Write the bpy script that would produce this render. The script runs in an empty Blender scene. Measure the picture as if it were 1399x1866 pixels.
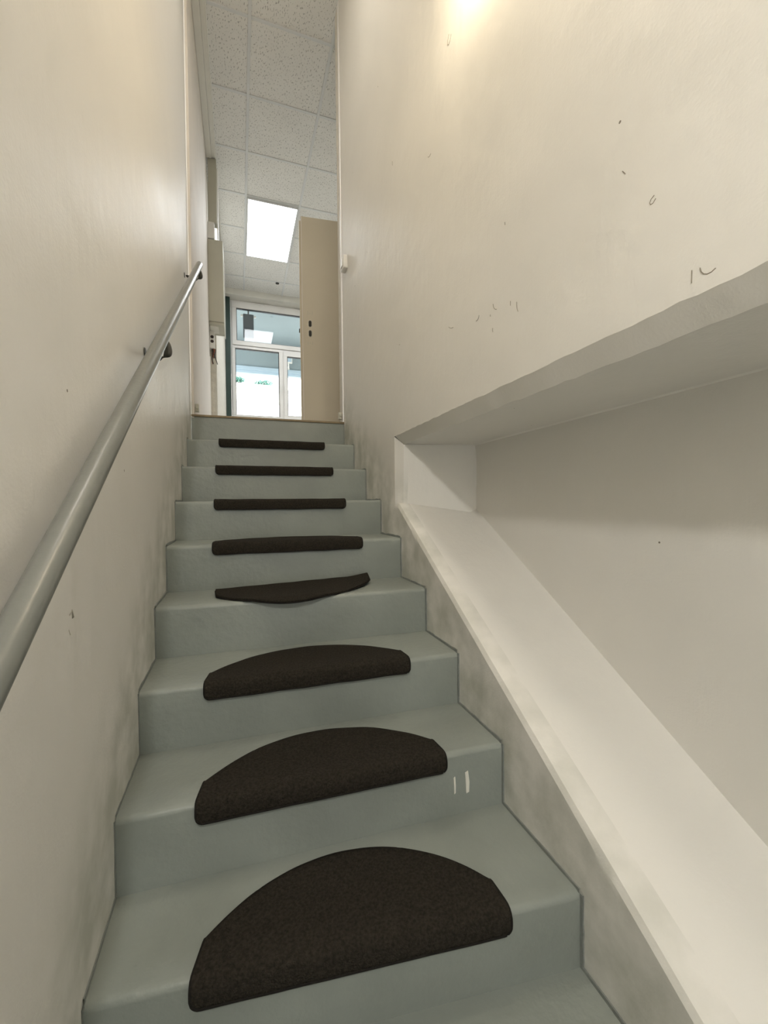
import bpy, bmesh, math, random
from mathutils import Matrix, Vector, noise
random.seed(7)
sc = bpy.context.scene
COL = sc.collection

# ------------------------------------------------------------------ camera
cam_d = bpy.data.cameras.new('camera'); cam = bpy.data.objects.new('camera', cam_d); COL.objects.link(cam)
cam_d.sensor_fit = 'HORIZONTAL'; cam_d.sensor_width = 36.0
cam_d.lens = 762.78 / 1399 * 36.0
cam_d.clip_start = 0.02; cam_d.clip_end = 200
PITCH, ROLL, YAW = -0.01559, 0.01165, -0.33229
cam.matrix_world = (Matrix.Translation((0, -2.94, -0.578)) @ Matrix.Rotation(YAW, 4, 'Z') @ Matrix.Rotation(PITCH, 4, 'X')
                    @ Matrix.Rotation(ROLL, 4, 'Y') @ Matrix.Rotation(math.pi/2, 4, 'X'))
sc.camera = cam

# ------------------------------------------------------------------ world, lights, exposure
sc.view_settings.view_transform = 'Standard'; sc.view_settings.look = 'None'
sc.view_settings.gamma = 1.0; sc.view_settings.exposure = 0.8; sc.view_settings.use_curve_mapping = False
w = bpy.data.worlds.new('world'); sc.world = w; w.use_nodes = True
bg = w.node_tree.nodes['Background']; bg.inputs[0].default_value = (1.0, 0.975, 0.93, 1); bg.inputs[1].default_value = 2.1

def light(name, kind, loc, energy, color, rot=(0, 0, 0), size=.3, size_y=None, **kw):
    d = bpy.data.lights.new(name, kind); o = bpy.data.objects.new(name, d); COL.objects.link(o)
    o.location = loc; o.rotation_euler = rot; d.energy = energy; d.color = color
    if kind == 'AREA':
        d.size = size
        if size_y: d.shape = 'RECTANGLE'; d.size_y = size_y
    elif kind == 'SUN': d.angle = size
    else: d.shadow_soft_size = size
    for k, v in kw.items(): setattr(d, k, v)
    return o
light('sun', 'SUN', (0, 20, 20), 3.5, (1, .96, .9), rot=(math.radians(50), 0, math.radians(35)), size=.02)
light('window_portal', 'AREA', (.9, 4.72, 1.9), 1, (1, 1, 1), rot=(math.radians(90), 0, 0), size=3.2, size_y=2.0).data.cycles.is_portal = True
light('fill_door_portal', 'AREA', (.2, -5.67, -1.0), 1, (1, 1, 1), rot=(math.radians(90), 0, 0), size=.80, size_y=1.4).data.cycles.is_portal = True  # portal for the daylight of the added door behind the camera
light('panel_light', 'AREA', (.435, 2.74, 2.955), 4.5, (.93, .97, 1.0), size=.54, size_y=1.12)
light('panel_light', 'AREA', (2.4, 2.74, 2.955), 24, (.93, .97, 1.0), size=.54, size_y=1.12)  # added fill for the upper room, no source seen on this side
light('wall_lamp_light', 'POINT', (.600, -1.93, 1.14), 6.0, (1.0, .84, .60), size=.06)
ll = light('left_lamp_light', 'AREA', (-.14, -3.8, .61), 12, (1.0, .98, .93), size=.10)
ll.rotation_euler = Vector((.75, .55, -1.5)).to_track_quat('-Z', 'Y').to_euler()
light('added_ceiling_lamp_light', 'AREA', (.2, -1.2, 2.88), 4.8, (1.0, .97, .92), size=.32)  # fill light added above the flight for evenness
light('added_lower_lamp_light', 'AREA', (.2, -3.7, 2.88), 4, (1.0, .97, .92), size=.32)  # second added fill light, behind the camera

# ------------------------------------------------------------------ material helpers
def nodes(m):
    nt = m.node_tree; return nt, nt.nodes, nt.links, nt.nodes['Principled BSDF']
def mat(name, col, rough=.5, var=.06, scale=6., bump=.0, bscale=60., metal=0., spec=.5, emit=None, es=0, rvar=0.):
    m = bpy.data.materials.new(name); m.use_nodes = True
    nt, N, L, b = nodes(m)
    b.inputs['Roughness'].default_value = rough; b.inputs['Metallic'].default_value = metal
    b.inputs['Specular IOR Level'].default_value = spec
    tc = N.new('ShaderNodeTexCoord')
    n = N.new('ShaderNodeTexNoise'); n.inputs['Scale'].default_value = scale; n.inputs['Detail'].default_value = 6
    L.new(tc.outputs['Object'], n.inputs['Vector'])
    mr = N.new('ShaderNodeMapRange'); mr.inputs[1].default_value = .3; mr.inputs[2].default_value = .7
    mr.inputs[3].default_value = 1 - var; mr.inputs[4].default_value = 1 + var
    L.new(n.outputs['Fac'], mr.inputs[0])
    mx = N.new('ShaderNodeVectorMath'); mx.operation = 'SCALE'; mx.inputs[0].default_value = col
    L.new(mr.outputs[0], mx.inputs['Scale']); L.new(mx.outputs[0], b.inputs['Base Color'])
    if rvar:
        r = N.new('ShaderNodeMapRange'); r.inputs[1].default_value = .3; r.inputs[2].default_value = .7
        r.inputs[3].default_value = rough - rvar; r.inputs[4].default_value = rough + rvar
        L.new(n.outputs['Fac'], r.inputs[0]); L.new(r.outputs[0], b.inputs['Roughness'])
    if bump:
        n2 = N.new('ShaderNodeTexNoise'); n2.inputs['Scale'].default_value = bscale; n2.inputs['Detail'].default_value = 4
        L.new(tc.outputs['Object'], n2.inputs['Vector'])
        bp = N.new('ShaderNodeBump'); bp.inputs['Strength'].default_value = bump; bp.inputs['Distance'].default_value = .01
        L.new(n2.outputs['Fac'], bp.inputs['Height']); L.new(bp.outputs[0], b.inputs['Normal'])
    if emit:
        b.inputs['Emission Color'].default_value = (*emit, 1); b.inputs['Emission Strength'].default_value = es
    return m

def wall_mat(name, col, rough):
    """satin masonry paint: trowel waves, fine grain, faint drips and grime blotches"""
    m = mat(name, col, rough, var=.035, scale=1.7, rvar=.07)
    nt, N, L, b = nodes(m)
    tc = N.new('ShaderNodeTexCoord')
    a = N.new('ShaderNodeTexNoise'); a.inputs['Scale'].default_value = 5; a.inputs['Detail'].default_value = 3
    f = N.new('ShaderNodeTexNoise'); f.inputs['Scale'].default_value = 160; f.inputs['Detail'].default_value = 3
    mp = N.new('ShaderNodeMapping'); mp.inputs['Scale'].default_value = (28, 28, 3.2)
    s = N.new('ShaderNodeTexNoise'); s.inputs['Scale'].default_value = 1; s.inputs['Detail'].default_value = 4
    for q in (a, f): L.new(tc.outputs['Object'], q.inputs['Vector'])
    L.new(tc.outputs['Object'], mp.inputs['Vector']); L.new(mp.outputs[0], s.inputs['Vector'])
    b1 = N.new('ShaderNodeBump'); b1.inputs['Strength'].default_value = .7; b1.inputs['Distance'].default_value = .008
    b2 = N.new('ShaderNodeBump'); b2.inputs['Strength'].default_value = .22; b2.inputs['Distance'].default_value = .002
    b3 = N.new('ShaderNodeBump'); b3.inputs['Strength'].default_value = .30; b3.inputs['Distance'].default_value = .004
    L.new(a.outputs['Fac'], b1.inputs['Height']); L.new(f.outputs['Fac'], b2.inputs['Height']); L.new(s.outputs['Fac'], b3.inputs['Height'])
    L.new(b1.outputs[0], b3.inputs['Normal']); L.new(b3.outputs[0], b2.inputs['Normal']); L.new(b2.outputs[0], b.inputs['Normal'])
    # grime rubbed onto the plaster close to the steps (follows the flight, broken up by noise)
    sx = N.new('ShaderNodeSeparateXYZ'); L.new(tc.outputs['Object'], sx.inputs[0])
    k1 = N.new('ShaderNodeMath'); k1.operation = 'MULTIPLY_ADD'; k1.inputs[1].default_value = -.66; L.new(sx.outputs['Y'], k1.inputs[0]); L.new(sx.outputs['Z'], k1.inputs[2])
    g1 = N.new('ShaderNodeMapRange'); g1.interpolation_type = 'SMOOTHSTEP'; g1.inputs[1].default_value = .38; g1.inputs[2].default_value = .02; L.new(k1.outputs[0], g1.inputs[0])
    g2 = N.new('ShaderNodeTexNoise'); g2.inputs['Scale'].default_value = 9; g2.inputs['Detail'].default_value = 8; L.new(tc.outputs['Object'], g2.inputs['Vector'])
    g3 = N.new('ShaderNodeMapRange'); g3.inputs[1].default_value = .35; g3.inputs[2].default_value = .65; L.new(g2.outputs['Fac'], g3.inputs[0])
    g4 = N.new('ShaderNodeMath'); g4.operation = 'MULTIPLY'; L.new(g1.outputs[0], g4.inputs[0]); L.new(g3.outputs[0], g4.inputs[1])
    lx = N.new('ShaderNodeMath'); lx.operation = 'LESS_THAN'; lx.inputs[1].default_value = .76; L.new(sx.outputs['X'], lx.inputs[0])
    g5 = N.new('ShaderNodeMath'); g5.operation = 'MULTIPLY'; L.new(g4.outputs[0], g5.inputs[0]); L.new(lx.outputs[0], g5.inputs[1])
    gm = N.new('ShaderNodeMix'); gm.data_type = 'RGBA'; gm.blend_type = 'MULTIPLY'; gm.inputs[7].default_value = (.66, .68, .64, 1)
    src0 = b.inputs['Base Color'].links[0].from_socket
    L.new(src0, gm.inputs[6]); L.new(g5.outputs[0], gm.inputs[0]); L.new(gm.outputs[2], b.inputs['Base Color'])
    # sparse dirt specks
    v = N.new('ShaderNodeTexVoronoi'); v.inputs['Scale'].default_value = 5.5; L.new(tc.outputs['Object'], v.inputs['Vector'])
    lt = N.new('ShaderNodeMath'); lt.operation = 'LESS_THAN'; lt.inputs[1].default_value = .016; L.new(v.outputs['Distance'], lt.inputs[0])
    mm = N.new('ShaderNodeMix'); mm.data_type = 'RGBA'; mm.inputs[7].default_value = (.2, .18, .14, 1)
    src = b.inputs['Base Color'].links[0].from_socket
    L.new(src, mm.inputs[6]); L.new(lt.outputs[0], mm.inputs[0]); L.new(mm.outputs[2], b.inputs['Base Color'])
    return m

M = {}
M['wall'] = wall_mat('cream_wall_paint', (.80, .78, .73), .48)
M['wall_l'] = wall_mat('ivory_wall_paint', (.80, .78, .74), .49)
M['plaster'] = mat('rough_white_plaster', (.72, .69, .62), .8, .08, 20, .5, 40)
M['jamb'] = mat('pinkish_white_paint', (.78, .73, .67), .65, .03, 5, .1, 90, spec=.25)
M['coving'] = mat('coving_paint', (.76, .75, .70), .6, .04, 6)
M['stair'] = mat('grey_floor_paint', (.275, .30, .272), .38, .12, 3.5, .2, 45, rvar=.06)
M['stair_edge'] = mat('grey_paint_ridge', (.225, .24, .225), .45, .12, 20, .4, 80)
M['felt'] = mat('brown_felt', (.032, .0275, .021), .95, .36, 170, .8, 300, spec=.12)
M['binding'] = mat('dark_edge_binding', (.014, .012, .010), .85, .2, 60, .3, 300, spec=.2)
M['brass'] = mat('worn_threshold_strip', (.22, .17, .10), .45, .15, 20, metal=.4)
M['rail'] = mat('grey_rail_paint', (.185, .19, .172), .30, .04, 8, .06, 60, spec=.6)
M['bracket'] = mat('dark_bracket_steel', (.045, .045, .038), .45, .1, 30)
M['tbar'] = mat('white_grid_bar', (.70, .72, .73), .45, .02)
M['frame'] = mat('white_window_plastic', (.85, .84, .82), .35, .02)
M['gasket'] = mat('black_gasket', (.012, .014, .02), .5, .05)
M['door'] = mat('beige_door_laminate', (.64, .58, .46), .45, .03, 2)
M['door_edge'] = mat('beige_door_edge', (.60, .53, .40), .5, .03, 2)
M['metal'] = mat('lock_metal', (.45, .43, .38), .35, .1, 30, metal=.9)
M['dark'] = mat('dark_hole', (.02, .018, .014), .7, .1)
M['green'] = mat('dark_green_paint', (.022, .05, .042), .45, .15, 8)
M['box'] = mat('beige_grey_trunking', (.53, .52, .44), .5, .04, 5)
M['white'] = mat('white_plastic', (.8, .79, .76), .3, .02)
M['socket'] = mat('socket_brown', (.025, .012, .012), .5, .1)
M['wire'] = mat('brown_wire', (.22, .06, .025), .6, .25, 60)
M['soffit'] = mat('pale_blue_canopy', (.30, .37, .40), .7, .05, 1.5)
M['beam'] = mat('pale_beam', (.48, .61, .72), .6, .04, 2)
M['grille'] = mat('dark_grey_grille', (.075, .085, .095), .7, .1, 40)
M['leaf'] = mat('tree_leaves', (.10, .26, .22), .7, .35, 12)
M['bark'] = mat('bark', (.18, .13, .09), .9, .2, 20)
M['render'] = mat('pale_facade_render', (.85, .84, .82), .8, .03)
M['paving'] = mat('pale_paving', (.75, .74, .72), .85, .08, 1)
M['roomfloor'] = mat('room_floor_lino', (.50, .47, .42), .4, .08, 3)
M['lampglow'] = mat('warm_lamp_glass', (.9, .85, .7), .4, .0, emit=(1, .8, .52), es=8)
M['panelglow'] = mat('light_diffuser', (.9, .9, .9), .4, .0, emit=(.95, .98, 1), es=4)
M['scuff'] = mat('scuff_grey', (.27, .24, .19), .8, .2, 60)
M['chip'] = mat('exposed_white_primer', (.80, .78, .70), .7, .05)

# ceiling tiles
m = mat('mineral_fibre_tile', (.80, .80, .78), .85, .03, 3); M['tile'] = m
nt, N, L, b = nodes(m)
tc = N.new('ShaderNodeTexCoord'); mp = N.new('ShaderNodeMapping'); mp.inputs['Scale'].default_value = (120, 48, 40)
mp.inputs['Rotation'].default_value = (0, 0, .25)
v = N.new('ShaderNodeTexNoise'); v.inputs['Scale'].default_value = 1.0; v.inputs['Detail'].default_value = 1.5
L.new(tc.outputs['Object'], mp.inputs['Vector']); L.new(mp.outputs[0], v.inputs['Vector'])
mr = N.new('ShaderNodeMapRange'); mr.inputs[1].default_value = .335; mr.inputs[2].default_value = .40
mr.inputs[3].default_value = .55; mr.inputs[4].default_value = 1.0; L.new(v.outputs['Fac'], mr.inputs[0])
sc_ = N.new('ShaderNodeVectorMath'); sc_.operation = 'SCALE'
L.new(b.inputs['Base Color'].links[0].from_socket, sc_.inputs[0]); L.new(mr.outputs[0], sc_.inputs['Scale']); L.new(sc_.outputs[0], b.inputs['Base Color'])
bu = N.new('ShaderNodeBump'); bu.inputs['Strength'].default_value = .5; bu.inputs['Distance'].default_value = .004
L.new(mr.outputs[0], bu.inputs['Height']); L.new(bu.outputs[0], b.inputs['Normal'])
# glass: clear pane that mirrors by Fresnel
g = bpy.data.materials.new('window_glass'); g.use_nodes = True; M['glass'] = g
nt = g.node_tree; nt.nodes.clear()
o_ = nt.nodes.new('ShaderNodeOutputMaterial'); tr = nt.nodes.new('ShaderNodeBsdfTransparent'); gl = nt.nodes.new('ShaderNodeBsdfGlossy')
tr.inputs[0].default_value = (.93, .96, .97, 1); gl.inputs['Roughness'].default_value = .0
fr = nt.nodes.new('ShaderNodeFresnel'); fr.inputs[0].default_value = 1.55; mx = nt.nodes.new('ShaderNodeMixShader')
nt.links.new(fr.outputs[0], mx.inputs[0]); nt.links.new(tr.outputs[0], mx.inputs[1]); nt.links.new(gl.outputs[0], mx.inputs[2]); nt.links.new(mx.outputs[0], o_.inputs[0])

# ------------------------------------------------------------------ mesh helpers
def obj(name, bm, material, parent=None, bevel=0, smooth=False, seg=2):
    me = bpy.data.meshes.new(name)
    bmesh.ops.recalc_face_normals(bm, faces=bm.faces)
    bm.to_mesh(me); bm.free()
    for mm in (material if isinstance(material, (list, tuple)) else [material]): me.materials.append(mm)
    if smooth:
        for p in me.polygons: p.use_smooth = True
    o = bpy.data.objects.new(name, me); COL.objects.link(o)
    if parent: o.parent = parent; o.matrix_parent_inverse = Matrix.Translation(-Vector(parent.location)) if parent.type == 'EMPTY' and not parent.rotation_euler.z else Matrix.Identity(4)
    if bevel:
        md = o.modifiers.new('bevel', 'BEVEL'); md.width = bevel; md.segments = seg; md.limit_method = 'ANGLE'
    return o
def thing(name, label, cat, loc, group=None):
    o = bpy.data.objects.new(name, None); COL.objects.link(o); o.location = loc; o.empty_display_size = .05
    o['label'] = label; o['category'] = cat
    if group: o['group'] = group
    return o
def tag(o, label, cat, group=None):
    o['label'] = label; o['category'] = cat
    if group: o['group'] = group
    return o
def struct(o): o['kind'] = 'structure'; return o
def box(bm, x0, x1, y0, y1, z0, z1, mi=0):
    vs = [bm.verts.new(c) for c in ((x0,y0,z0),(x1,y0,z0),(x1,y1,z0),(x0,y1,z0),(x0,y0,z1),(x1,y0,z1),(x1,y1,z1),(x0,y1,z1))]
    for f in ((0,3,2,1),(4,5,6,7),(0,1,5,4),(1,2,6,5),(2,3,7,6),(3,0,4,7)):
        fc = bm.faces.new([vs[i] for i in f]); fc.material_index = mi
    return vs
def bx(*a):
    bm = bmesh.new(); box(bm, *a); return bm
def tube(bm, pts, r, n=12, closed=False, cap=True, flat=1.0):
    """sweep a circle (or flattened ellipse) along pts"""
    pts = [Vector(p) for p in pts]; rings = []
    for i, p in enumerate(pts):
        a = pts[(i-1) % len(pts)] if (closed or i > 0) else p
        c = pts[(i+1) % len(pts)] if (closed or i < len(pts)-1) else p
        t = (c - a).normalized()
        up = Vector((1, 0, 0)) if abs(t.x) < .9 else Vector((0, 0, 1))
        s = t.cross(up).normalized(); u = s.cross(t).normalized()
        rr = r[i] if isinstance(r, (list, tuple)) else r
        rings.append([bm.verts.new(p + s*math.cos(2*math.pi*k/n)*rr + u*math.sin(2*math.pi*k/n)*rr*flat) for k in range(n)])
    m_ = len(rings)
    for i in range(m_ if closed else m_-1):
        A, B = rings[i], rings[(i+1) % m_]
        for k in range(n): bm.faces.new((A[k], A[(k+1) % n], B[(k+1) % n], B[k]))
    if cap and not closed:
        bm.faces.new(rings[0][::-1]); bm.faces.new(rings[-1])
def disc(bm, c, axis, r, h, n=24):
    """short cylinder at c, pointing along axis"""
    c = Vector(c); a = Vector(axis).normalized(); tube(bm, [c, c + a*h], r, n)
def quad(bm, *c):
    return bm.faces.new([bm.verts.new(x) for x in c])

# ------------------------------------------------------------------ measured staircase
H = .18
YL = [.007, -.276, -.558, -.834, -1.102, -1.365, -1.635, -1.888, -2.099]
YR = [-.007, -.283, -.558, -.836, -1.128, -1.405, -1.670, -1.928, -2.222]
DZ = [.019, .001, -.003, -.009, -.009, -.013, -.007, -.001, .005, .018]
for k in range(9, 14): YL.append(YL[-1] - .25); YR.append(YR[-1] - .285)
ZK = [-k*H + (DZ[k] if k < 10 else .018) for k in range(14)]
def XL(y): return -.283 - .0057*min(y, 0)
def XR(y): return .718 + .0093*min(y, 0)
FLOORZ = ZK[13] - .16

# ------------------------------------------------------------------ room shell
YB = -5.6     # wall behind the camera
def grid_wall(xf, y0, y1, z0, z1, ny, nz, amp, seed):
    bm = bmesh.new(); V = []
    for i in range(ny+1):
        r = []
        for j in range(nz+1):
            y = y0 + (y1-y0)*i/ny; z = z0 + (z1-z0)*j/nz
            d = noise.noise(Vector((y*1.3+seed, z*1.3, seed)))*amp * min(1, (y1-y)*3)
            r.append(bm.verts.new((xf(y)+d, y, z)))
        V.append(r)
    for i in range(ny):
        for j in range(nz): bm.faces.new((V[i][j], V[i+1][j], V[i+1][j+1], V[i][j+1]))
    return bm
bm = grid_wall(XL, YB, 0.0, -2.8, 3.0, 90, 90, .004, 3.1)
bmesh.ops.recalc_face_normals(bm, faces=bm.faces)
wl = struct(obj('wall_left', bm, M['wall_l'], smooth=True))

bm = bmesh.new(); xa, xb = -.290, XL(-2.5) + .0022
pf = [(-3.6, -2.7), (-2.112, -2.7), (-2.112, -.64), (-3.6, -.64 - 1.488*.72)]
fa = [bm.verts.new((xa, y, z)) for y, z in pf]; fb = [bm.verts.new((xb, y, z)) for y, z in pf]
bm.faces.new(fa); bm.faces.new(fb)
for i in range(4): bm.faces.new((fa[i], fa[(i+1) % 4], fb[(i+1) % 4], fb[i]))
pp = struct(obj('trim_7', bm, M['wall_l'], bevel=.0015))
bm = bmesh.new(); tube(bm, [(XL(-2.1)+.001, -2.125, -.752), (XL(-2.1)+.0015, -2.112, -.748), (XL(-2.1)+.001, -2.105, -.760)], .004, 8); tube(bm, [(XL(-2.1)+.001, -2.128, -.775), (XL(-2.1)+.001, -2.122, -.785)], .004, 8)
dn = obj('plaster_dent', bm, mat('bare_plaster_dent', (.42, .39, .33), .9, .2, 80), wl, smooth=True)
# upper-room left wall: painted return beside the opening, then a thicker stretch to the window wall
bm = bmesh.new()
box(bm, -.46, -.264, .004, 1.72, 0, 3.0)
struct(obj('trim_1', bm, M['jamb'], bevel=.004))
bm = bmesh.new()
pts = [(-.46, 1.72), (-.275, 1.72), (-.275, 2.08), (-.212, 2.08), (-.178, 4.37), (-.178, 4.75), (-.46, 4.75)]
lo = [bm.verts.new((x, y, 0)) for x, y in pts]; hi = [bm.verts.new((x, y, 3.0)) for x, y in pts]
n = len(pts)
for i in range(n): bm.faces.new((lo[i], lo[(i+1) % n], hi[(i+1) % n], hi[i]))
bm.faces.new(lo); bm.faces.new(hi)
struct(obj('wall_left_far', bm, M['plaster']))

# right wall with its deep niche: soffit, back, sloping sill
bm = bmesh.new()
NT, NTI = -.248, -.292
XBK = 1.062
def sill(y): return -.589 + .622*(y + 1.115)
random.seed(3)
n = 150
ys = [-1.053 - (abs(YB) - 1.053)*(i/n)**1.25 for i in range(n+1)]
def jit(a): return random.uniform(-a, a)
def strip(A, B, mi=0):
    for i in range(len(A)-1):
        if A[i] is not A[i+1] or B[i] is not B[i+1]:
            f = [A[i], A[i+1], B[i+1], B[i]]
            bm.faces.new(f).material_index = mi
# above the niche (several rows so that it can undulate)
rows = []
top_edge = [bm.verts.new((XR(y), y, NT + .004*noise.noise(Vector((y*9, 1, 0)))*.5 + .0035*noise.noise(Vector((y*38, 2, 0))) + jit(.0012))) for y in ys]
rows.append(top_edge)
for z in [NT + .02, -.1] + [.1*i for i in range(1, 31)]:
    rows.append([bm.verts.new((XR(y), y, z)) for y in ys])
for a, c in zip(rows[:-1], rows[1:]): strip(a, c)
# chamfer + soffit
cham = [bm.verts.new((XR(y) + .030 + jit(.002), y + (-.05 if i == 0 else 0) if i == 0 else y, NTI + .004*noise.noise(Vector((y*7, 5, 0))) + jit(.0015))) for i, y in enumerate(ys)]
strip(top_edge, cham)
sof = [bm.verts.new((XBK - .006, min(y, -1.195), NTI - .003)) for y in ys]
strip(cham, sof)
sof2 = [bm.verts.new((XBK, min(y, -1.20), NTI - .007)) for y in ys]
strip(sof, sof2)
# back plane rows
prev = sof2; ncol = []
for t in (.1, .25, .4, .55, .7, .85, .97, 1.0):
    r = []
    for y in ys:
        yy = min(y, -1.205); zb = sill(yy) + .045; z = NTI-.007 + (zb - (NTI-.007))*t
        z = min(z, NTI-.007 - .0005) if t < 1 else zb
        r.append(bm.verts.new((XBK + (.012 if .6 > t > .2 else 0)*.3, yy, z)))
    strip(prev, r); prev = r; ncol.append(r[0])
backlow = prev
# sill surface, rounded front edge, wall under it
s1 = [bm.verts.new((XBK - .03, min(y, -1.20), sill(min(y, -1.20)) + .028)) for y in ys]; strip(backlow, s1)
s2 = [bm.verts.new((XR(y) + .035, y - (.02 if i < 2 else 0), sill(min(y, -1.10)) + .012 + jit(.0008))) for i, y in enumerate(ys)]; strip(s1, s2)
s3 = [bm.verts.new((XR(y) + .008, y, sill(min(y, -1.09)) + .004 + .003*noise.noise(Vector((y*8, 9, 2))))) for y in ys]; strip(s2, s3)
s4 = [bm.verts.new((XR(y), y, sill(min(y, -1.086)) - .012 + .003*noise.noise(Vector((y*6, 3, 2))))) for y in ys]; strip(s3, s4)
s4b = [bm.verts.new((XR(y), y, sill(min(y, -1.086)) - .03)) for y in ys]; strip(s4, s4b)
s5 = [bm.verts.new((XR(y), y, -4.4)) for y in ys]; strip(s4b, s5)
# niche end (left) face
def face(*v):
    try: bm.faces.new(v)
    except ValueError: pass
face(top_edge[0], cham[0], s2[0], s3[0], s4[0])
face(cham[0], sof[0], s1[0], s2[0])
zc = [v for v in (sof2[0], backlow[0])]
face(sof[0], sof2[0], *ncol, s1[0])
# wall between the niche and the landing
col = [s5[0], s4b[0], s4[0], top_edge[0]] + [r[0] for r in rows[1:]]
prev = col
for y in (-.9, -.7, -.5, -.3, -.15, -.06, 0.0):
    nx = [bm.verts.new((XR(y), y, v.co.z)) for v in col]
    for i in range(len(col)-1): bm.faces.new((prev[i], prev[i+1], nx[i+1], nx[i]))
    prev = nx
wr = obj('wall_right', bm, M['wall'])
for p in wr.data.polygons: p.use_smooth = True
try:
    wr.data.set_sharp_from_angle(angle=math.radians(28))
except Exception: pass
struct(wr)

# partition between stairwell and upper room, to the right of the opening
bm = bmesh.new(); box(bm, .7185, 4.2, .0, .12, 0, 3.0)
box(bm, 1.43, 1.55, .12, .93, 0, 3.0)
struct(obj('wall_partition', bm, M['plaster']))
# far side walls
struct(obj('wall_right_far', bx(4.2, 4.35, 0, 4.75, 0, 3.0), M['plaster']))
bm = bmesh.new()
box(bm, -.6, -.24, YB-.12, YB, -3.4, 3.0); box(bm, .64, 1.6, YB-.12, YB, -3.4, 3.0)
box(bm, -.24, .64, YB-.12, YB, 1.3, 3.0); box(bm, -.24, .64, YB-.12, YB, -3.4, FLOORZ)
struct(obj('wall_back', bm, M['wall_l']))
# unseen glazed door, added so that frontal fill daylight reaches the stairs
d2 = bpy.data.objects.new('added_fill_door', None); COL.objects.link(d2); d2.location = (.2, YB-.06, FLOORZ); struct(d2)
bm = bmesh.new()
for a in ((-.24, .64, FLOORZ, FLOORZ+.12), (-.24, .64, -.30, 1.3), (-.24, -.18, FLOORZ, 1.3), (.58, .64, FLOORZ, 1.3), (-.18, .58, FLOORZ+.1, FLOORZ+.85)):
    box(bm, a[0], a[1], YB-.09, YB-.03, a[2], a[3])
obj('fill_door_frame', bm, M['frame'] if 'frame' in M else M['white'], d2)
obj('pane', bx(-.18, .58, YB-.062, YB-.056, FLOORZ+.85, -.30), M['glass'], d2)
# landing floor, lower floor, ceilings
bm = bmesh.new(); box(bm, -.46, 4.2, .012, 4.75, -.14, 0.006)
struct(obj('floor', bm, M['roomfloor']))
struct(obj('floor_lower', bx(-.4, .9, YB, YL[13]+.1, FLOORZ-.2, FLOORZ), M['stair']))
struct(obj('ceiling', bx(-.46, 4.2, 0.0, 4.37, 3.0, 3.06), M['tile']))
struct(obj('ceiling_stairwell', bx(-.46, 1.3, YB, 0.0, 3.0, 3.06), M['wall']))
# window-side bulkhead (lintel) that drops just below the tiles
struct(obj('trim_2', bx(-.178, 4.2, 4.375, 4.75, 2.905, 3.06), M['coving'], bevel=.006))
# suspended grid bars
bm = bmesh.new()
YG = [.305, .92, 1.535, 2.15, 2.765, 3.35, 3.96]; XG = [.128, .738, 1.348, 1.958, 2.568, 3.178, 3.788]
for x in XG: box(bm, x-.012, x+.012, .12, 4.375, 2.993, 3.001)
for i, y in enumerate(YG):
    xs = [-.175] + XG + [4.2]
    for a, c in zip(xs[:-1], xs[1:]):
        if abs(a-.128) < .01 and i == 4: continue
        if abs(a-2.568) < .01: pass
        box(bm, a+.012, c-.012, y-.012, y+.012, 2.994, 3.001)
struct(obj('trim_3', bm, M['tbar'], bevel=.002))
# wall-angle and coving along the left edge of the tiles
bm = bmesh.new(); box(bm, -.264, -.212, .004, 1.70, 2.972, 3.0); box(bm, -.212, -.180, .004, 1.70, 2.986, 3.0)
box(bm, -.182, -.170, .004, 4.37, 2.990, 3.001)
struct(obj('trim_4', bm, M['coving'], bevel=.005))
# frame strip at the right corner of the opening + left corner bead
struct(obj('trim_5', bx(.7125, .7185, .001, .03, .006, 2.99), M['frame'], bevel=.003))
struct(obj('trim_6', bx(-.2845, -.2765, .001, .006, .006, 2.99), M['wall_l'], bevel=.001))

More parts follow.
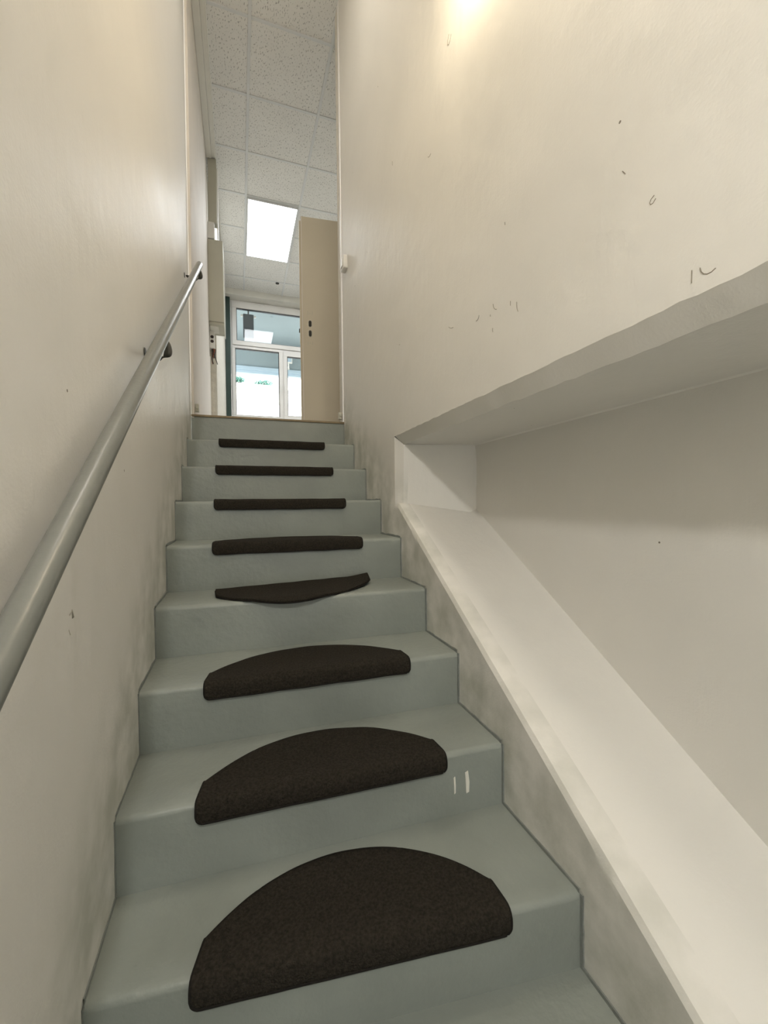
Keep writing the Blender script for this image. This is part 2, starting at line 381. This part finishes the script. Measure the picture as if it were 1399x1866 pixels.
# ------------------------------------------------------------------ staircase
st = thing('staircase', 'grey painted concrete staircase rising between two cream walls', 'staircase', (.2, -1.5, FLOORZ))
RN = .014
for k in range(0, 14):
    bm = bmesh.new(); secs = []
    NS = 40
    for i in range(NS+1):
        t = i/NS
        yf = YL[k]*(1-t) + YR[k]*t
        x = XL(yf)*(1-t) + XR(yf)*t
        if i == 0: x -= .012
        if i == NS: x += .012
        yb = (YL[k-1]*(1-t) + YR[k-1]*t + .04) if k else .06
        z = ZK[k]
        wob = .0022*noise.noise(Vector((x*7, k*3.3, 0))); wz = .0018*noise.noise(Vector((x*6, k*5.1, 4)))
        zbot = (ZK[k+1] if k < 13 else FLOORZ) - .03
        pr = [(yb, z + .001), ((yf*.4+yb*.6), z + .001*noise.noise(Vector((x*4, k, 2)))), (yf + RN + .02, z + wz*.6)]
        for a in (90, 115, 140, 165, 180):
            A = math.radians(a); pr.append((yf + RN + wob + RN*math.cos(A), z - RN + wz + RN*math.sin(A)))
        pr += [(yf + .001 + wob*.4, z - .07), (yf + .0015 - wob*.3, z - .13), (yf + .001, zbot), (yb, zbot)]
        secs.append([bm.verts.new((x, a, c)) for a, c in pr])
    m_ = len(secs[0])
    for i in range(NS):
        for j in range(m_): bm.faces.new((secs[i][j], secs[i][(j+1) % m_], secs[i+1][(j+1) % m_], secs[i+1][j]))
    bm.faces.new(secs[0]); bm.faces.new(secs[-1][::-1])
    s = obj('step', bm, M['stair'], st, smooth=True)
    try: s.data.set_sharp_from_angle(angle=math.radians(40))
    except Exception: pass
    # paint carried a finger's width onto both walls, with a ridge of old coats
    if k > 0 and k < 11:
        for side in (0, 1):
            bm = bmesh.new()
            YF, YN = (YL, XL) if side == 0 else (YR, XR)
            sg = 1 if side == 0 else -1
            y0 = YF[k]; y1 = YF[k-1]; z = ZK[k]; zt = ZK[k-1]
            x0 = YN(y0) - sg*.004
            def w_(s_): return .008 + .004*noise.noise(Vector((s_*23, k*2.1, side*9)))
            # along the tread
            A = []; B = []
            for i in range(13):
                y = y0 + .004 + (y1-y0)*i/12; A.append(Vector((YN(y) + sg*.004, y, z - .002))); B.append(Vector((YN(y) + sg*.0035, y, z + w_(y))))
            C_ = [Vector((YN(a.y) - sg*.004, a.y, a.z)) for a in B]
            va = [bm.verts.new(v) for v in A]; vb = [bm.verts.new(v) for v in B]; vc = [bm.verts.new(v) for v in C_]
            for i in range(12):
                bm.faces.new((va[i], va[i+1], vb[i+1], vb[i])); bm.faces.new((vb[i], vb[i+1], vc[i+1], vc[i]))
            # up the riser behind it
            A = []; B = []
            for i in range(9):
                zz = z + (zt-z)*i/8; A.append((YN(y1) + sg*.004, y1 + .002, zz)); B.append((YN(y1) + sg*.0035, y1 - w_(zz*1.7) *.7, zz))
            va = [bm.verts.new(v) for v in A]; vb = [bm.verts.new(v) for v in B]; vc = [bm.verts.new((b_[0] - sg*.0075, b_[1], b_[2])) for b_ in B]
            for i in range(8):
                bm.faces.new((va[i], va[i+1], vb[i+1], vb[i])); bm.faces.new((vb[i], vb[i+1], vc[i+1], vc[i]))
            pr_ = obj('paint_ridge', bm, M['stair_edge'], s); pr_.matrix_parent_inverse = Matrix.Identity(4)
    if k == 7:
        bm = bmesh.new()
        def rz(u): return YL[7]*(1-u) + YR[7]*u
        for x, dx, za, zb in ((.548, .003, -1.331, -1.372), (.586, .0065, -1.322, -1.377)):
            y = rz((x+.28)/.98) - .0015
            v = [bm.verts.new(c) for c in ((x-dx, y, za), (x+dx*.4, y, za+.004), (x+dx, y, (za+zb)/2), (x+dx*.8, y, zb), (x-dx*.5, y, zb-.003), (x-dx*.7, y, (za+zb)/2))]
            f = bm.faces.new(v); r = bmesh.ops.extrude_face_region(bm, geom=[f])
            for q in r['geom']:
                if isinstance(q, bmesh.types.BMVert): q.co.y += .004
        c = obj('paint_chip', bm, M['chip'], s); c['label'] = 'two bare white chips in the grey riser paint'
# thin worn strip on the landing edge
bm = bmesh.new(); y0, y1 = YL[0], YR[0]
vs = [(-.29, y0-.006, ZK[0]-.012), (.725, y1-.006, ZK[0]-.012), (.725, y1+.03, ZK[0]-.012), (-.29, y0+.03, ZK[0]-.012)]
lo = [bm.verts.new(v) for v in vs]; hi = [bm.verts.new((v[0], v[1], ZK[0]+.003)) for v in vs]
for i in range(4): bm.faces.new((lo[i], lo[(i+1) % 4], hi[(i+1) % 4], hi[i]))
bm.faces.new(lo); bm.faces.new(hi)
o = obj('nosing_strip', bm, M['brass'], st, bevel=.003); o['label'] = 'thin brown metal strip along the top edge'

# ------------------------------------------------------------------ stair mats
W = .625; SAG = .15; D0 = .072; RR = (W*W/4 + SAG*SAG)/(2*SAG)
def depth(u): return D0 + math.sqrt(max(0, RR*RR - (u - W/2)**2)) - (RR - SAG)
def mat_profile(u, lip, th, flipped=False):
    """points (v, z) from the lip's bottom edge to the back edge, local to nosing corner"""
    e = min(u, W-u); rc = .016
    low = -lip if (e > rc or flipped) else -lip + rc - math.sqrt(max(0, rc*rc - (rc-e)**2))
    dd = depth(u)
    P = [(-.0105, low), (-.0105, low*.75 - .003), (-.0105, low*.45 - .004)]
    P += [(-.0095, -.006), (-.006, .001), (-.001, .0055), (.006, th)]
    for t in (.15, .3, .5, .7, .85, .96, 1.0): P.append((.006 + (dd-.006)*t, th + (.001 if t < .9 else (-.001 if t < 1 else -.004))))
    return P
def make_mat(k, label, lip=.040, flipped=False, xa=-.104, tint=0):
    ta = (xa - XL(YL[k]))/(XR(YR[k]) - XL(YL[k])); 
    ax = Vector((XR(YR[k]) - XL(YL[k]), YR[k] - YL[k], 0)).normalized()
    O = Vector((xa, YL[k]*(1-ta) + YR[k]*ta, ZK[k]))
    ay = Vector((-ax.y, ax.x, 0))
    root = thing('stair_mat', label, 'stair mat', O + Vector((.3, 0, 0)), 'half-moon carpet mats on the steps')
    bm = bmesh.new(); NU = 56; V = []
    us = [W*(.5 - .5*math.cos(math.pi*i/NU)) for i in range(NU+1)]
    for u in us:
        row = []
        for (v, z) in mat_profile(u, lip, .009, flipped):
            uu = W/2 + (u - W/2)*(1 - .035*max(0, v)/.08 if v < .08 else .965)
            if not flipped:
                q = O + ax*uu + ay*(v - .002) + Vector((0, 0, z + .0015*noise.noise(Vector((u*12, v*12, k)))))
            else:
                # turned round: lip stands at the back, curved edge droops over the nosing
                q = flip_pt(O, ax, ay, uu, v, z)
            row.append(bm.verts.new(q))
        V.append(row)
    for i in range(NU):
        for j in range(len(V[0])-1): bm.faces.new((V[i][j], V[i+1][j], V[i+1][j+1], V[i][j+1]))
    outline = [r[0].co.copy() for r in V] + [r.co.copy() for r in V[-1][1:-1]] + [r[-1].co.copy() for r in V[::-1]] + [r.co.copy() for r in V[0][1:-1][::-1]]
    top = obj('carpet', bm, M['felt'], root, smooth=True)
    md = top.modifiers.new('thickness', 'SOLIDIFY'); md.thickness = .006; md.offset = -1 
    bm = bmesh.new()
    cl = [outline[0]]
    for q in outline[1:]:
        if (q - cl[-1]).length > .004: cl.append(q)
    # sweep the binding just under the carpet's edge
    cen = sum(cl, Vector())/len(cl)
    tube(bm, [q + Vector((0, .001, 0 if q.z < ZK[k] - .01 else -.002)) for q in cl], .0028, 8, closed=True)
    obj('edge_binding', bm, M['binding'], root, smooth=True)
    return root
def flip_pt(O, ax, ay, u, v, z):
    # u mirrored so that the mat is rotated by 180 degrees
    back = .203
    uu = u + .002
    yy = back - v*1.08                       # distance behind the nosing
    skew = (uu - W/2)*.13                    # lies askew: right end further back
    yy += skew
    zz = .016*max(0, min(1, (yy - .02)/.21)) + .003
    if v < 0:                                # the moulded lip, folded down behind
        zz += z*.42 - .002; yy += .004
    if yy < -.012:
        zz -= ((-.012 - yy)**1.2)*.75
    zz += .010*max(0, (uu - .50)/.13)**2*max(0, yy/.25) + .003*noise.noise(Vector((u*9, v*9, 1)))
    return O + ax*uu + ay*yy + Vector((0, 0, zz))
LAB = {8: 'dark brown half-moon felt mat on the lowest, nearest step of the staircase',
       7: 'brown half-moon felt mat on second step up, above white-chipped corner riser... ',
       6: '', 4: '', 3: '', 2: '', 1: ''}
LAB[7] = 'brown half-moon felt mat on the step whose riser has two white chips'
LAB[6] = 'brown half-moon felt mat just below the crooked, turned-round mat'
LAB[5] = 'crooked brown felt mat turned round, its curved edge drooping over the step'
LAB[4] = 'brown felt mat just above the crooked one, thin sliver of top showing'
LAB[3] = 'black-looking mat lip third from the top of the stairs, seen edge-on'
LAB[2] = 'black-looking mat lip second from the top of the stairs, seen edge-on'
LAB[1] = 'black-looking mat lip on the uppermost matted step, below the landing edge'
XA = {8: -.096, 7: -.105, 6: -.103, 5: -.101, 4: -.105, 3: -.110, 2: -.114, 1: -.107}
for k in (8, 7, 6, 5, 4, 3, 2, 1): make_mat(k, LAB[k], flipped=(k == 5), xa=XA[k])

# ------------------------------------------------------------------ handrail
RX = -.219
def rail(y): return .882 + .7195*(y + .179)
def rx(y): return -.205 + .01117*(y + .179)
hr = thing('handrail', 'grey painted round metal handrail sloping up the left wall', 'handrail', (RX, -1.5, rail(-1.5)))
bm = bmesh.new()
tube(bm, [(rx(y), y, rail(y)) for y in [-.165 - .1*i for i in range(33)]], .0185, 28)
obj('rail_tube', bm, M['rail'], hr, smooth=False, bevel=.003)
hr.children[0].data.polygons.foreach_set('use_smooth', [len(p.vertices) == 4 for p in hr.children[0].data.polygons])
for y in (-.24, -1.44, -2.75):
    z = rail(y); xw = XL(y); RX = rx(y)
    bm = bmesh.new()
    P = [(RX, y+.004, z - .012), (RX + .012, y+.004, z - .045), (RX + .010, y, z - .066), (RX - .010, y, z - .078), (RX - .035, y, z - .074), (xw + .006, y, z - .060)]
    tube(bm, P, [.013, .014, .014, .012, .009, .008], 12)
    b_ = obj('bracket', bm, M['bracket'], hr, smooth=True)
    md = b_.modifiers.new('sub', 'SUBSURF'); md.levels = 1; md.render_levels = 2
    bm = bmesh.new(); disc(bm, (xw - .003, y, z - .060), (1, 0, 0), .014, .006)
    p_ = obj('wall_plate', bm, M['bracket'], b_, bevel=.002); p_.matrix_parent_inverse = Matrix.Identity(4)

# ------------------------------------------------------------------ ceiling light panels
def ceiling_light(x0, x1, label):
    t = thing('ceiling_light', label, 'ceiling light', ((x0+x1)/2, 2.74, 2.975), 'recessed light panels')
    bm = bmesh.new()
    for a in ((x0, x1, 2.162, 2.174), (x0, x1, 3.316, 3.328), (x0, x0+.012, 2.174, 3.316), (x1-.012, x1, 2.174, 3.316)):
        box(bm, *a, 2.972, 2.9995)
    obj('frame', bm, M['tbar'], t)
    obj('diffuser', bx(x0+.012, x1-.012, 2.174, 3.316, 2.974, 2.986), M['panelglow'], t)
ceiling_light(.143, .723, 'bright white rectangular light panel set into the tiled ceiling')
ceiling_light(2.13, 2.67, 'added unseen light panel in the tiled ceiling, brightening the room beyond the door')  # fixture made up to go with the added room fill

# smoke-sensor pin on the last tile
bm = bmesh.new(); disc(bm, (.63, 3.98, 2.985), (0, 0, 1), .028, .014)
tag(obj('ceiling_sensor', bm, M['dark'], bevel=.003), 'tiny dark round fitting on the ceiling tile near the window', 'sensor')

# ------------------------------------------------------------------ window
YW = 4.60
wn = bpy.data.objects.new('window_1', None); COL.objects.link(wn); wn.location = (.8, YW, 1); struct(wn)
# positions measured in the window plane: x -.09.. , z .95..2.91
def frame_rect(bm, x0, x1, z0, z1, w, y0, y1):
    box(bm, x0, x1, y0, y1, z0, z0+w); box(bm, x0, x1, y0, y1, z1-w, z1)
    box(bm, x0, x0+w, y0, y1, z0+w, z1-w); box(bm, x1-w, x1, y0, y1, z0+w, z1-w)
WX0, WX1 = -.095, 1.60
bm = bmesh.new()
frame_rect(bm, WX0, WX1, .90, 2.903, .028, YW-.03, YW+.05)
box(bm, WX0+.028, WX1-.028, YW-.022, YW+.05, 2.126, 2.156)      # transom bar
box(bm, .742, .770, YW-.028, YW+.05, .928, 2.126)
obj('window_frame', bm, M['frame'], wn, bevel=.003)
def sash(x0, x1, z0, z1, w, tw=None):
    bm = bmesh.new(); tw = tw or w
    box(bm, x0, x1, YW-.045, YW+.03, z0, z0+w); box(bm, x0, x1, YW-.045, YW+.03, z1-tw, z1)
    box(bm, x0, x0+w, YW-.045, YW+.03, z0+w, z1-tw); box(bm, x1-w, x1, YW-.045, YW+.03, z0+w, z1-tw)
    s = obj('sash', bm, M['frame'], wn, bevel=.004)
    bm = bmesh.new(); a0, a1, c0, c1 = x0+w, x1-w, z0+w, z1-tw
    frame_rect(bm, a0-.002, a1+.002, c0-.002, c1+.002, .011, YW-.030, YW+.012)
    q = obj('gasket', bm, M['gasket'], s); q.matrix_parent_inverse = Matrix.Identity(4)
    bm = bmesh.new(); box(bm, a0+.006, a1-.006, YW-.002, YW+.004, c0+.006, c1-.006)
    q = obj('pane', bm, M['glass'], s); q.matrix_parent_inverse = Matrix.Identity(4)
    return s
def fix(o):
    o.matrix_parent_inverse = Matrix.Translation(-Vector(wn.location)); return o
s_a = sash(WX0+.025, WX1-.025, 2.160, 2.872, .072, .094)
s_b = sash(WX0+.018, .745, .925, 2.135, .030 + .022, .030)
s_c = sash(.768, WX1-.02, .945, 2.125, .062, .078)
bm = bmesh.new()
for x in (.36, 1.02):
    tube(bm, [(x-.06, YW-.055, 2.872), (x+.09, YW-.055, 2.872)], .009, 10)
    box(bm, x-.02, x+.10, YW-.052, YW-.03, 2.862, 2.890)
obj('hinge', bm, M['frame'], wn, bevel=.002)
bm = bmesh.new(); box(bm, .772, .786, YW-.052, YW-.044, 1.42, 1.56); tube(bm, [(.779, YW-.052, 1.50), (.779, YW-.085, 1.50), (.779, YW-.09, 1.40)], .009, 10)
obj('window_handle', bm, M['frame'], wn, bevel=.002)
# wall under and beside the window
bm = bmesh.new(); box(bm, -.178, 4.2, YW-.04, 4.75, 0, .90); box(bm, WX1, 4.2, YW-.04, 4.75, .90, 2.905)
struct(obj('wall_window', bm, M['plaster']))
# dark green post between left wall and window
bm = bmesh.new(); box(bm, -.176, -.096, 4.47, 4.58, 0.006, 2.903)
tag(obj('curtain_post', bm, M['green'], bevel=.006), 'dark green upright post between the left wall and the window', 'post')

# ------------------------------------------------------------------ door leaf standing open in the upper room
dr = bpy.data.objects.new('door_1', None); COL.objects.link(dr); dr.location = (.578, 1.0, .01); dr.rotation_euler = (0, 0, math.radians(-5.6)); struct(dr)
def dpart(name, bm, m_, parent=dr, bevel=0):
    o = obj(name, bm, m_, None, bevel=bevel); o.parent = parent; return o
leaf = dpart('leaf', bx(0, .83, 0, .018, 0, 2.098), M['door'], bevel=.003)
dpart('rebate', bx(-.017, .82, .018, .044, 0, 2.066), M['door_edge'], bevel=.002)
dpart('edge_trim', bx(-.001, .007, -.0015, .002, 0, 2.096), M['white'] if False else M['jamb'])
bm = bmesh.new()
def oblong(bm, xc, zc, w, h, y0, y1, n=10):
    P = []
    for s_ in (1, -1):
        for i in range(n+1):
            a = math.pi*i/n + (0 if s_ == 1 else math.pi)
            P.append((xc + w/2*math.cos(a), zc + s_*(h/2 - w/2) + w/2*math.sin(a)))
    f = [bm.verts.new((x, y0, z)) for x, z in P]; b2 = [bm.verts.new((x, y1, z)) for x, z in P]
    bm.faces.new(f); bm.faces.new(b2)
    for i in range(len(P)): bm.faces.new((f[i], f[(i+1) % len(P)], b2[(i+1) % len(P)], b2[i]))
oblong(bm, .072, 1.112, .034, .066, -.004, .004); oblong(bm, .072, 1.022, .034, .066, -.004, .004)
h_ = dpart('lock_escutcheon', bm, M['metal'])
bm = bmesh.new()
oblong(bm, .072, 1.112, .026, .056, -.006, .002); oblong(bm, .072, 1.022, .026, .056, -.006, .002)
k_ = dpart('keyhole', bm, M['dark'], h_); k_['label'] = 'two dark oblong holes'
for z in (1.21, .935):
    bm = bmesh.new(); 
    for dx in (-.02, .02): tube(bm, [(.072+dx, -.0012, z-.018), (.072+dx, -.0012, z+.018)], .0016, 6)
    disc(bm, (.072, .001, z), (0, -1, 0), .0035, .004, 10)
    dpart('screw_mark', bm, M['box'])
dpart('latch', bx(-.020, -.012, .022, .038, .93, 1.19), M['metal'])
dpart('latch_bolt', bx(-.028, -.018, .024, .036, 1.035, 1.07), M['dark'])

# ------------------------------------------------------------------ electrical gear at the left
eb = thing('electrical_cabinet', 'long beige grey wall cabinet hanging high beside the opening, box above it', 'cabinet', (-.19, 1.80, 1.3))
obj('housing', bx(-.262, -.118, 1.72, 2.02, 1.305, 2.165), M['box'], eb, bevel=.004)
obj('front_cover', bx(-.264, -.119, 1.702, 1.722, 1.33, 2.160), M['box'], eb, bevel=.003)
obj('side_flange', bx(-.122, -.112, 1.98, 2.03, 1.28, 2.10), M['white'], eb, bevel=.002)
bm = bmesh.new(); box(bm, -.255, -.175, 1.76, 1.95, 1.298, 1.306)
obj('bottom_plate', bm, M['coving'], eb, bevel=.002)
t = tag(obj('junction_box', bx(-.262, -.196, 1.70, 1.80, 2.17, 2.335), M['white'], bevel=.005), 'small white junction box on top of the beige wall cabinet', 'box')
t = thing('cable_trunking', 'upright beige cable trunking from ceiling down behind the junction box', 'trunking', (-.22, 1.75, 2.3))
obj('channel', bx(-.250, -.170, 1.715, 1.80, 2.338, 2.990), M['box'], t, bevel=.003)
obj('cover_strip', bx(-.170, -.160, 1.76, 1.85, 2.20, 2.93), M['white'], t, bevel=.002)
sk = thing('socket_block', 'white socket block with two dark round holes under the wall cabinet', 'socket', (-.23, 1.9, 1.1))
obj('block', bx(-.272, -.222, 1.88, 1.95, 1.118, 1.300), M['white'], sk, bevel=.004)
for z in (1.235, 1.188):
    bm = bmesh.new(); disc(bm, (-.2455, 1.882, z), (0, -1, 0), .0165, .004)
    obj('socket_hole', bm, M['socket'], sk)
obj('back_plate', bx(-.285, -.25, 1.955, 1.985, 1.06, 1.20), M['box'], sk, bevel=.003)
wz = thing('loose_wires', 'bundle of bare brown wires dangling below the socket block', 'wires', (-.235, 1.92, 1.11))
random.seed(11)
for i in range(9):
    x = -.252 + .004*i; bm = bmesh.new(); pts = []; ln = random.choice([.06, .09, .12, .16, .10]); dx = random.uniform(-.016, .02)
    for j in range(7):
        t_ = j/6; pts.append((x + dx*t_*t_ + .004*math.sin(6*t_+i), 1.915 + .006*math.sin(i) , 1.12 - ln*t_))
    tube(bm, pts, [.0072 - .0035*(j/6) for j in range(7)], 8)
    obj('wire', bm, M['wire'] if i % 4 else M['bracket'], wz, smooth=True)
# thin cable running down the plaster
bm = bmesh.new(); tube(bm, [(-.222 + .006*math.sin(j*.9), 2.076, 1.02 - .07*j) for j in range(15)], .0022, 6)
tag(obj('thin_cable', bm, M['coving'], smooth=True), 'thin pale cable trailing down the white plaster below the wires', 'cable')

# light switch on the right wall
ls = thing('light_switch', 'small white light switch on right wall near the opening', 'light switch', (.714, -.13, 1.075))
xs = XR(-.13)
obj('plate', bx(xs - .030, xs + .003, -.170, -.090, 1.030, 1.120), M['white'], ls, bevel=.008, seg=3)
obj('rocker', bx(xs - .036, xs - .029, -.154, -.106, 1.047, 1.103), M['white'], ls, bevel=.003)
# small wooden stops at the threshold ends
for xa, ya, lab in ((-.262, .05, 'small metal door stop at the left end of the landing'), (.690, .03, 'small metal keeper at the right end of the landing')):
    bm = bmesh.new(); box(bm, xa, xa+.022, ya, ya+.03, .05, .10); disc(bm, (xa+.011, ya+.002, .075), (0, -1, 0), .008, .01, 12)
    tag(obj('door_stop', bm, M['box'], bevel=.003), lab, 'door stop')

# ------------------------------------------------------------------ stairwell lamps (above and behind the frame)
def lamp(name, loc, axis, r, label):
    t = thing(name, label, 'lamp', loc)
    bm = bmesh.new(); disc(bm, loc, axis, r, .025, 28); obj('base', bm, M['white'], t, bevel=.004)
    bm = bmesh.new(); a = Vector(axis); tube(bm, [Vector(loc) + a*(.025 + .05*math.sin(math.pi/2*i/6)) for i in range(7)], [r*.9*math.cos(math.pi/2*i/6) + .002 for i in range(7)], 28)
    obj('globe', bm, M['lampglow'], t, smooth=True)
lamp('wall_lamp', (XR(-1.93), -1.93, 1.20), (-1, 0, 0), .06, 'round white wall lamp on the right stairwell wall above the niche')
lamp('wall_lamp', (XL(-3.8), -3.8, .61), (1, 0, 0), .07, 'round white wall lamp on the left stairwell wall behind the camera')
lamp('added_ceiling_lamp', (.2, -1.2, 3.0), (0, 0, -1), .16, 'added round ceiling lamp, unseen, evening the light over the middle of the stairs')  # made-up fixture around the added fill light
lamp('added_ceiling_lamp', (.2, -3.7, 3.0), (0, 0, -1), .16, 'added round ceiling lamp, unseen, evening the light over the bottom of the stairs')  # made-up fixture for the added fill behind the camera

# ------------------------------------------------------------------ scuffs and scratches
bm = bmesh.new()
def mk(y, z, L_, ang, curl=0, w=.0008):
    P = []
    for i in range(6):
        t = i/5 - .5; a = ang + curl*t
        P.append((XR(y) - .0002, y + L_*t*math.cos(a), z + L_*t*math.sin(a) + curl*.2*L_*t*t))
    tube(bm, P, w, 5)
SC = [(-2.387,-.05,.022,1.2,2.4),(-2.334,.045,.012,1.0,0),(-1.956,.19,.008,1.5,0),(-1.635,1.0,.05,.8,2.2),(-1.637,.034,.035,.4,.3),(-1.813,-.01,.022,-.5,.8),(-1.881,-.028,.006,1.5,0),(-1.901,-.016,.03,.9,.6),(-1.978,-.037,.012,1.6,0),(-2.006,-.06,.028,1.4,.3),(-1.892,-.075,.012,1.5,.5),(-1.136,.16,.012,.3,0),(-1.069,1.035,.02,1.5,0),(-1.475,.748,.03,.3,.5),(-2.481,-.222,.03,.5,1),(-2.46,-.215,.02,1.6,0)]
for s_ in SC: mk(*s_)
q = obj('scuff_marks', bm, M['scuff'], None); q.parent = wr
q['label'] = 'short dark scratches in the cream paint'

# ------------------------------------------------------------------ outside
struct(obj('floor_outside', bx(-30, 40, 4.75, 60, -.3, -.1), M['paving']))
cn = thing('entrance_canopy', 'pale blue grey canopy with a light beam outside the window', 'canopy', (.8, 5.6, 2.3))
obj('soffit', bx(-4, 6, 4.76, 6.9, 3.02, 3.12), M['soffit'], cn)
obj('fascia', bx(-4, 6, 6.55, 6.65, 2.44, 3.02), M['soffit'], cn)
bm = bmesh.new(); box(bm, -4, 6, 6.50, 6.70, 2.36, 2.44); box(bm, -4, 6, 6.53, 6.68, 2.30, 2.36)
obj('beam', bm, M['beam'], cn, bevel=.006)
fl = thing('floodlight', 'white framed floodlight on a short arm outside the right window pane', 'floodlight', (1.03, 6.48, 2.46))
bm = bmesh.new(); box(bm, .985, 1.145, 6.40, 6.47, 2.56, 2.68); obj('housing', bm, M['white'], fl, bevel=.008)
obj('lens', bx(1.005, 1.125, 6.392, 6.402, 2.575, 2.665), M['beam'], fl, bevel=.004)
bm = bmesh.new(); tube(bm, [(1.065, 6.44, 2.56), (1.065, 6.44, 2.50), (1.065, 6.50, 2.46)], .016, 10); disc(bm, (1.065, 6.53, 2.46), (0, -1, 0), .03, .03)
obj('arm', bm, M['white'], fl, smooth=False)
sp = thing('outdoor_heater', 'dark grey slab hanging outside behind the upper window pane', 'heater', (.2, 4.95, 2.5))
obj('slab', bx(.115, .295, 4.93, 5.00, 2.44, 2.86), M['grille'], sp, bevel=.012)
for x in (.095, .315):
    bm = bmesh.new(); disc(bm, (x-.02 if x < .2 else x-.02, 4.96, 2.83), (1, 0, 0), .022, .04); obj('mount_knob', bm, M['white'], sp, bevel=.003)
bm = bmesh.new(); tube(bm, [(.205, 4.965, 2.86), (.205, 4.965, 3.02)], .012, 10); obj('hanger', bm, M['bracket'], sp)

bf = thing('pale_house', 'sunlit pale house with ledges far outside the window', 'house', (2, 24, -.1))
obj('wall', bx(-8, 12, 24, 30, -.1, 6.9), M['render'], bf)
bm = bmesh.new(); box(bm, -8.2, 12.2, 23.8, 24, 6.7, 6.9); box(bm, -8.2, 12.2, 23.9, 24, 5.85, 5.92); obj('ledge', bm, M['coving'], bf)
def tree(x, y, h, r, label, seed, n=260):
    t = thing('tree', label, 'tree', (x, y, -.1), 'trees beyond the pale house')
    random.seed(seed)
    bm = bmesh.new(); tube(bm, [(x, y, -.1), (x+.1, y, h*.5), (x, y, h)], [.16, .11, .04], 10); obj('trunk', bm, M['bark'], t)
    bm = bmesh.new()
    for i in range(n):
        a = random.uniform(0, 6.28); b_ = math.acos(random.uniform(-1, 1)); rr = r*random.uniform(.35, 1)
        c = Vector((x + rr*math.sin(b_)*math.cos(a)*1.3, y + rr*math.sin(b_)*math.sin(a), h + rr*.6*math.cos(b_)))
        s_ = random.uniform(.06, .13); u = Vector((random.gauss(0, 1), random.gauss(0, 1), random.gauss(0, 1))).normalized(); v_ = u.orthogonal().normalized()
        bm.faces.new([bm.verts.new(c + q) for q in (u*s_, v_*s_*.6, -u*s_, -v_*s_*.6)])
    obj('foliage', bm, M['leaf'], t)
tree(.1, 31.5, 9.3, .35, 'leftmost small green tree top seen over the pale house', 1)
tree(2.0, 31.8, 9.2, .55, 'wider green tree top beside the leftmost one', 2)
tree(5.6, 22.0, 4.2, .45, 'green tree in front of the pale house, in the narrow right pane', 3)
